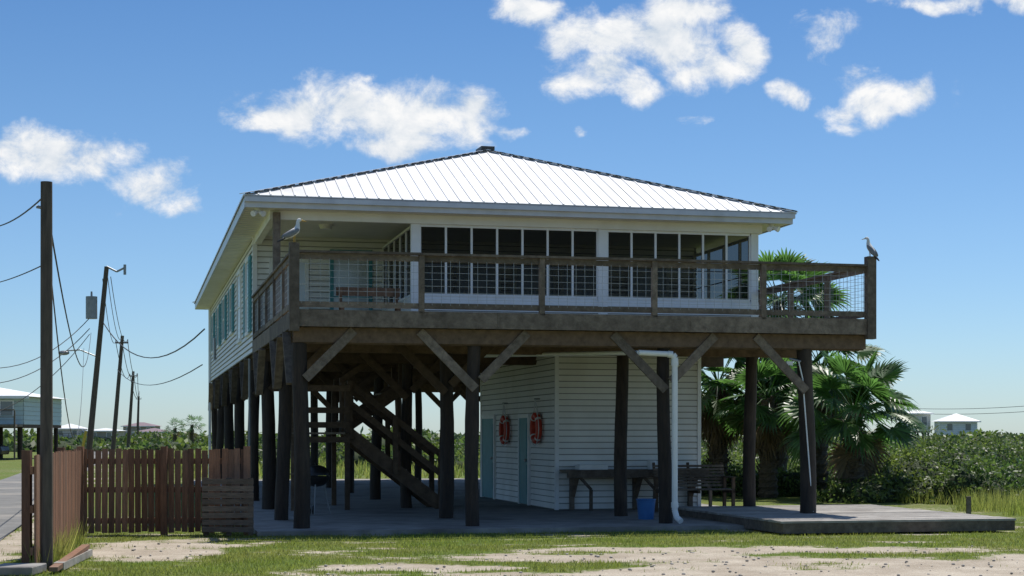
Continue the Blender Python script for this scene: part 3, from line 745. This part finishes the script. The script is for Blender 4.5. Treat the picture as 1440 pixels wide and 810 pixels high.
for _ in range(120):
    Y=random.uniform(150,420); px=random.uniform(-40,1500); X=(px-720)/F*Y
    if -6<lat(X,Y)<0: continue
    addb(X,Y,random.uniform(3,8),random.uniform(.8,2.3))
bushmass('distant_treeline',cs,rs,9,.45)

def palm(X,Y,h,cr,nf,lean=(0,0),tr=.2,dead=10,seed=1,fan=.85,up=.0,nl=26):
    R=random.Random(seed); e=empty('fan_palm_tree',(X,Y,0))
    mb=MB(); n=12; seg=14; vs=[]
    for j in range(seg*2+1):
        t=j/(seg*2); z=h*t; r=tr*(1.25-.45*t)*(1.0+(.13 if j%2 else -.05)); 
        for q in range(n):
            a=2*math.pi*q/n+j*.3; vs.append((lean[0]*t*t+r*math.cos(a)*(1+R.uniform(-.08,.08)),lean[1]*t*t+r*math.sin(a)*(1+R.uniform(-.08,.08)),z))
    mb.add(vs,[(j*n+q,j*n+(q+1)%n,(j+1)*n+(q+1)%n,(j+1)*n+q) for j in range(seg*2) for q in range(n)],'trunk')
    for j in range(int(h*26)):
        t=R.uniform(.25,1); a=R.uniform(0,6.28); r=tr*(1.2-.45*t); c=Vector((lean[0]*t*t+r*math.cos(a),lean[1]*t*t+r*math.sin(a),h*t)); mb.beam(c,c+Vector((math.cos(a)*.09,math.sin(a)*.09,.16)),.07,.03,'trunk')
    mb.obj('trunk',e)
    top=Vector((lean[0],lean[1],h))
    def frond(mb,az,el,pl,fl,key,droop):
        d=Vector((math.cos(az)*math.cos(el),math.sin(az)*math.cos(el),math.sin(el)))
        p1=top+d*pl*.5; p2=top+d*pl+Vector((0,0,-droop*pl*.2)); mb.beam(top,p1,.03,.02,key); mb.beam(p1,p2,.022,.016,key)
        d2=(p2-p1).normalized(); sd=d2.cross(Vector((0,0,1))); 
        if sd.length<.05: sd=Vector((1,0,0))
        sd.normalize(); nn=sd.cross(d2).normalized()
        roll=R.uniform(-.9,.9); sd,nn=sd*math.cos(roll)+nn*math.sin(roll), nn*math.cos(roll)-sd*math.sin(roll)
        for i in range(nl):
            a=(-1+2*(i+.5)/nl)*2.0+R.uniform(-.03,.03); ln=fl*(1-.22*abs(a)/2)*R.uniform(.88,1.08)
            dr=d2*math.cos(a)+sd*math.sin(a)+nn*(.10-.22*math.cos(a))*0.6
            dr.normalize(); w=sd*math.cos(a)-d2*math.sin(a); wd=ln*.062
            m1=p2+dr*ln*.55; fold=nn*(.02 if i%2 else -.02)
            m2=p2+dr*ln*.82+Vector((0,0,-.06*ln*droop)); tip=p2+dr*ln*1.05+Vector((0,0,-.24*ln*droop))
            mb.add([p2+fold,m1-w*wd+fold,m1+w*wd-fold,m2-w*wd*.5,m2+w*wd*.5,tip],[(0,1,2),(1,3,4,2),(3,5,4)],key)
    mb=MB()
    for i in range(nf):
        el=math.asin(min(1,max(-1,-.45+1.4*((i+.5)/nf)+up)))+R.uniform(-.12,.12); frond(mb,i*2.399+R.uniform(-.3,.3),el,cr*R.uniform(.5,.72),fan*cr*R.uniform(.5,.62),'palmleaf',R.uniform(.4,1.2) if el<.7 else .4)
    mb.obj('crown',e)
    if dead:
        mb=MB()
        for i in range(dead): frond(mb,R.uniform(0,6.28),R.uniform(-1.35,-.75),cr*R.uniform(.35,.55),fan*cr*R.uniform(.45,.6),'deadleaf',1.0)
        mb.obj('dead_fronds',e)
    return e
def palmpx(px,ytop,Y,**k): return palm((px-720)/F*Y,Y,CH+(HY-ytop)/F*Y,**k)
palmpx(1200,578,40,cr=1.75,nf=32,dead=3,seed=3,tr=.24)
palmpx(1150,522,43.5,cr=1.75,nf=32,dead=8,seed=5,tr=.22,lean=(.1,0))
palmpx(1095,425,46,cr=1.75,nf=32,dead=22,seed=8,tr=.2)
palmpx(1010,540,44,cr=1.6,nf=34,dead=34,seed=11,tr=.22)
palmpx(1080,560,42,cr=1.5,nf=26,dead=10,seed=14,tr=.2)
palm((246-720)/F*200,200,2.4,1.5,16,seed=20,dead=3,nl=12); palm((270-720)/F*200,200,2.8,1.7,16,seed=21,dead=3,nl=12)
mb=MB(); mb.box(-.04,.04,-.04,.04,-.1,.42,'wood'); mb.obj('wooden_stake',None,((1362-720)/F*31.5,31.5,0))

# ---------------------------------------------------------------- sky, sun, camera
AZ=math.radians(24); EL=math.radians(64)
S=Vector((math.sin(AZ)*math.cos(EL),math.cos(AZ)*math.cos(EL),math.sin(EL)))
sun=bpy.data.lights.new('sun','SUN'); sun.energy=5.0; sun.angle=math.radians(.5); sun.color=(1,.955,.88)
so=bpy.data.objects.new('sun',sun); COL.objects.link(so); so.rotation_euler=S.to_track_quat('Z','Y').to_euler(); so.location=(0,0,40)
w=bpy.data.worlds.new('World'); sc.world=w; w.use_nodes=True; nt=w.node_tree; N=nt.nodes; L=nt.links; N.clear()
out=N.new('ShaderNodeOutputWorld'); bg=N.new('ShaderNodeBackground'); sky=N.new('ShaderNodeTexSky'); sky.sky_type='NISHITA'; sky.sun_disc=False
sky.sun_elevation=EL; sky.sun_rotation=AZ; sky.air_density=1.0; sky.dust_density=.2; sky.ozone_density=3.0; sky.altitude=0
bg.inputs[1].default_value=.12
tc=N.new('ShaderNodeTexCoord'); sp=N.new('ShaderNodeSeparateXYZ'); L.new(tc.outputs['Generated'],sp.inputs[0])
rp=N.new('ShaderNodeValToRGB'); L.new(sp.outputs[2],rp.inputs[0])
cr_=rp.color_ramp; cr_.elements[0].position=0.0; cr_.elements[0].color=(.60,.76,1.0,1); cr_.elements[1].position=.6; cr_.elements[1].color=(1,1,1,1)
for p_,c_ in((.05,(.60,.76,.98)),(.12,(.57,.73,.92)),(.20,(.50,.68,.86)),(.27,(.42,.62,.82)),(.38,(.6,.78,.93))):
    e_=cr_.elements.new(p_); e_.color=(*c_,1)
ml=N.new('ShaderNodeMix'); ml.data_type='RGBA'; ml.blend_type='MULTIPLY'; ml.inputs[0].default_value=1.0; L.new(sky.outputs[0],ml.inputs[6]); L.new(rp.outputs[0],ml.inputs[7]); L.new(ml.outputs[2],bg.inputs[0])
L.new(bg.outputs[0],out.inputs[0])
# clouds: a sheet of cloud patches about 5 km away
BL=[(400,165,95,34,1),(490,155,85,55,1),(570,165,90,55,1),(645,165,65,46,1),(560,205,85,28,1),(515,102,26,14,.7),(728,183,32,16,.68),
(735,15,60,24,1),(845,50,95,48,1),(935,60,90,50,1),(965,20,75,32,1),(830,110,78,36,1),(1045,70,48,42,1),(990,95,50,36,1),(885,120,60,30,1),
(1235,140,88,42,.95),(1180,162,50,30,.85),(1290,130,48,30,.85),(1103,127,25,27,.9),(1150,50,38,42,.55),(1330,3,110,16,.8),
(40,220,95,42,1),(120,230,75,38,1),(210,262,70,38,.8),(160,215,55,26,.85),(240,288,48,28,.75),(5,215,45,34,1),(1450,-2,70,22,.8),(810,182,16,10,.55),(1010,300,90,14,.35),(430,112,40,14,.5),(985,170,30,10,.5),(-160,190,120,50,1),(1640,120,100,40,.9),(560,-90,160,40,1)]
gxs=np.arange(-420,1860,5.0); gys=np.arange(-160,345,5.0)
PXs,PYs=np.meshgrid(gxs,gys); Mk=np.zeros_like(PXs)
wx=np.zeros_like(PXs);wy=np.zeros_like(PXs)
for j in range(PXs.shape[0]):
    for i in range(PXs.shape[1]):
        x_,y_=PXs[j,i],PYs[j,i]
        wx[j,i]=mn.fractal(Vector((x_/75,y_/60,0)),1,2,4)*24; wy[j,i]=mn.fractal(Vector((x_/75,y_/60,9)),1,2,4)*16
for (x_,y_,rx,ry,k_) in BL:
    r=np.hypot((PXs+wx-x_)/rx,(PYs+wy-y_)/ry); t=np.clip((1.6-r)/1.5,0,1); Mk=np.maximum(Mk,k_*t*t*(3-2*t))
Rr=5000.0
az=(PXs-720)/F; el=(HY-PYs)/F
Vc=np.stack([az*Rr,np.full_like(az,Rr),CH+el*Rr],-1).reshape(-1,3)
idx=np.arange(Vc.shape[0]).reshape(PXs.shape)
Qc=np.stack([idx[:-1,:-1],idx[1:,:-1],idx[1:,1:],idx[:-1,1:]],-1).reshape(-1,4)
mkf=Mk.ravel(); keep=(mkf[Qc].max(axis=1)>.02); Qc=Qc[keep]
def cloudmat():
    m=bpy.data.materials.new('cloud'); m.use_nodes=True; nt=m.node_tree; N=nt.nodes; L=nt.links; N.clear()
    def mth(op,a,b=None):
        x=N.new('ShaderNodeMath'); x.operation=op
        for i,v in enumerate((a,b)):
            if v is None: continue
            if isinstance(v,(int,float)): x.inputs[i].default_value=v
            else: L.new(v,x.inputs[i])
        return x.outputs[0]
    at=N.new('ShaderNodeAttribute'); at.attribute_name='mask'
    tc=N.new('ShaderNodeTexCoord'); mp=N.new('ShaderNodeMapping'); mp.inputs['Scale'].default_value=(1/Rr,0,1.25/Rr); L.new(tc.outputs['Object'],mp.inputs[0])
    def noise(vec,s,d,r,dist=0):
        x=N.new('ShaderNodeTexNoise'); x.inputs['Scale'].default_value=s;x.inputs['Detail'].default_value=d;x.inputs['Roughness'].default_value=r; x.inputs['Distortion'].default_value=dist; L.new(vec,x.inputs['Vector']); return x.outputs['Fac']
    f1=noise(mp.outputs[0],27,10,.66,.25)
    ad=N.new('ShaderNodeVectorMath'); ad.operation='ADD'; ad.inputs[1].default_value=(.003,0,.012); L.new(mp.outputs[0],ad.inputs[0]); f2=noise(ad.outputs[0],27,4,.5,.25)
    dens=mth('ADD',at.outputs['Fac'],mth('MULTIPLY',mth('SUBTRACT',f1,.5),2.0))
    al=N.new('ShaderNodeMapRange'); al.interpolation_type='SMOOTHSTEP'; al.inputs[1].default_value=.30; al.inputs[2].default_value=.98; L.new(dens,al.inputs[0])
    edge=N.new('ShaderNodeMapRange'); edge.inputs[1].default_value=.02; edge.inputs[2].default_value=.2; L.new(at.outputs['Fac'],edge.inputs[0])
    alpha=mth('MULTIPLY',al.outputs[0],edge.outputs[0])
    sh=mth('ADD',.64,mth('MULTIPLY',mth('SUBTRACT',f1,f2),2.2)); sh=mth('ADD',sh,mth('MULTIPLY',mth('SUBTRACT',dens,.9),.3))
    sc_=N.new('ShaderNodeMapRange'); L.new(sh,sc_.inputs[0])
    cm=N.new('ShaderNodeMix'); cm.data_type='RGBA'; cm.inputs[6].default_value=(.56,.65,.76,1); cm.inputs[7].default_value=(.97,.97,.97,1); L.new(sc_.outputs[0],cm.inputs[0])
    em=N.new('ShaderNodeEmission'); L.new(cm.outputs[2],em.inputs[0]); tr=N.new('ShaderNodeBsdfTransparent'); mx=N.new('ShaderNodeMixShader'); o=N.new('ShaderNodeOutputMaterial')
    L.new(alpha,mx.inputs[0]); L.new(tr.outputs[0],mx.inputs[1]); L.new(em.outputs[0],mx.inputs[2]); L.new(mx.outputs[0],o.inputs[0])
    try: m.cycles.emission_sampling='NONE'
    except Exception: pass
    return m
M['cloud']=cloudmat()
me=bpy.data.meshes.new('sky'); me.vertices.add(len(Vc)); me.vertices.foreach_set('co',Vc.astype(np.float32).ravel())
me.loops.add(Qc.size); me.loops.foreach_set('vertex_index',Qc.astype(np.int32).ravel()); me.polygons.add(len(Qc)); me.polygons.foreach_set('loop_start',np.arange(0,Qc.size,4,dtype=np.int32))
at=me.attributes.new('mask','FLOAT','POINT'); at.data.foreach_set('value',mkf.astype(np.float32)); me.update(calc_edges=True); me.materials.append(M['cloud'])
so=bpy.data.objects.new('sky_clouds',me); COL.objects.link(so)

cam=bpy.data.cameras.new('camera'); cam.sensor_width=36; cam.lens=F/1440*36; cam.shift_y=(HY-405)/1440; cam.clip_end=9000; cam.clip_start=.1
co=bpy.data.objects.new('camera',cam); COL.objects.link(co); co.location=(0,0,CH); co.rotation_euler=(math.pi/2,0,0); sc.camera=co
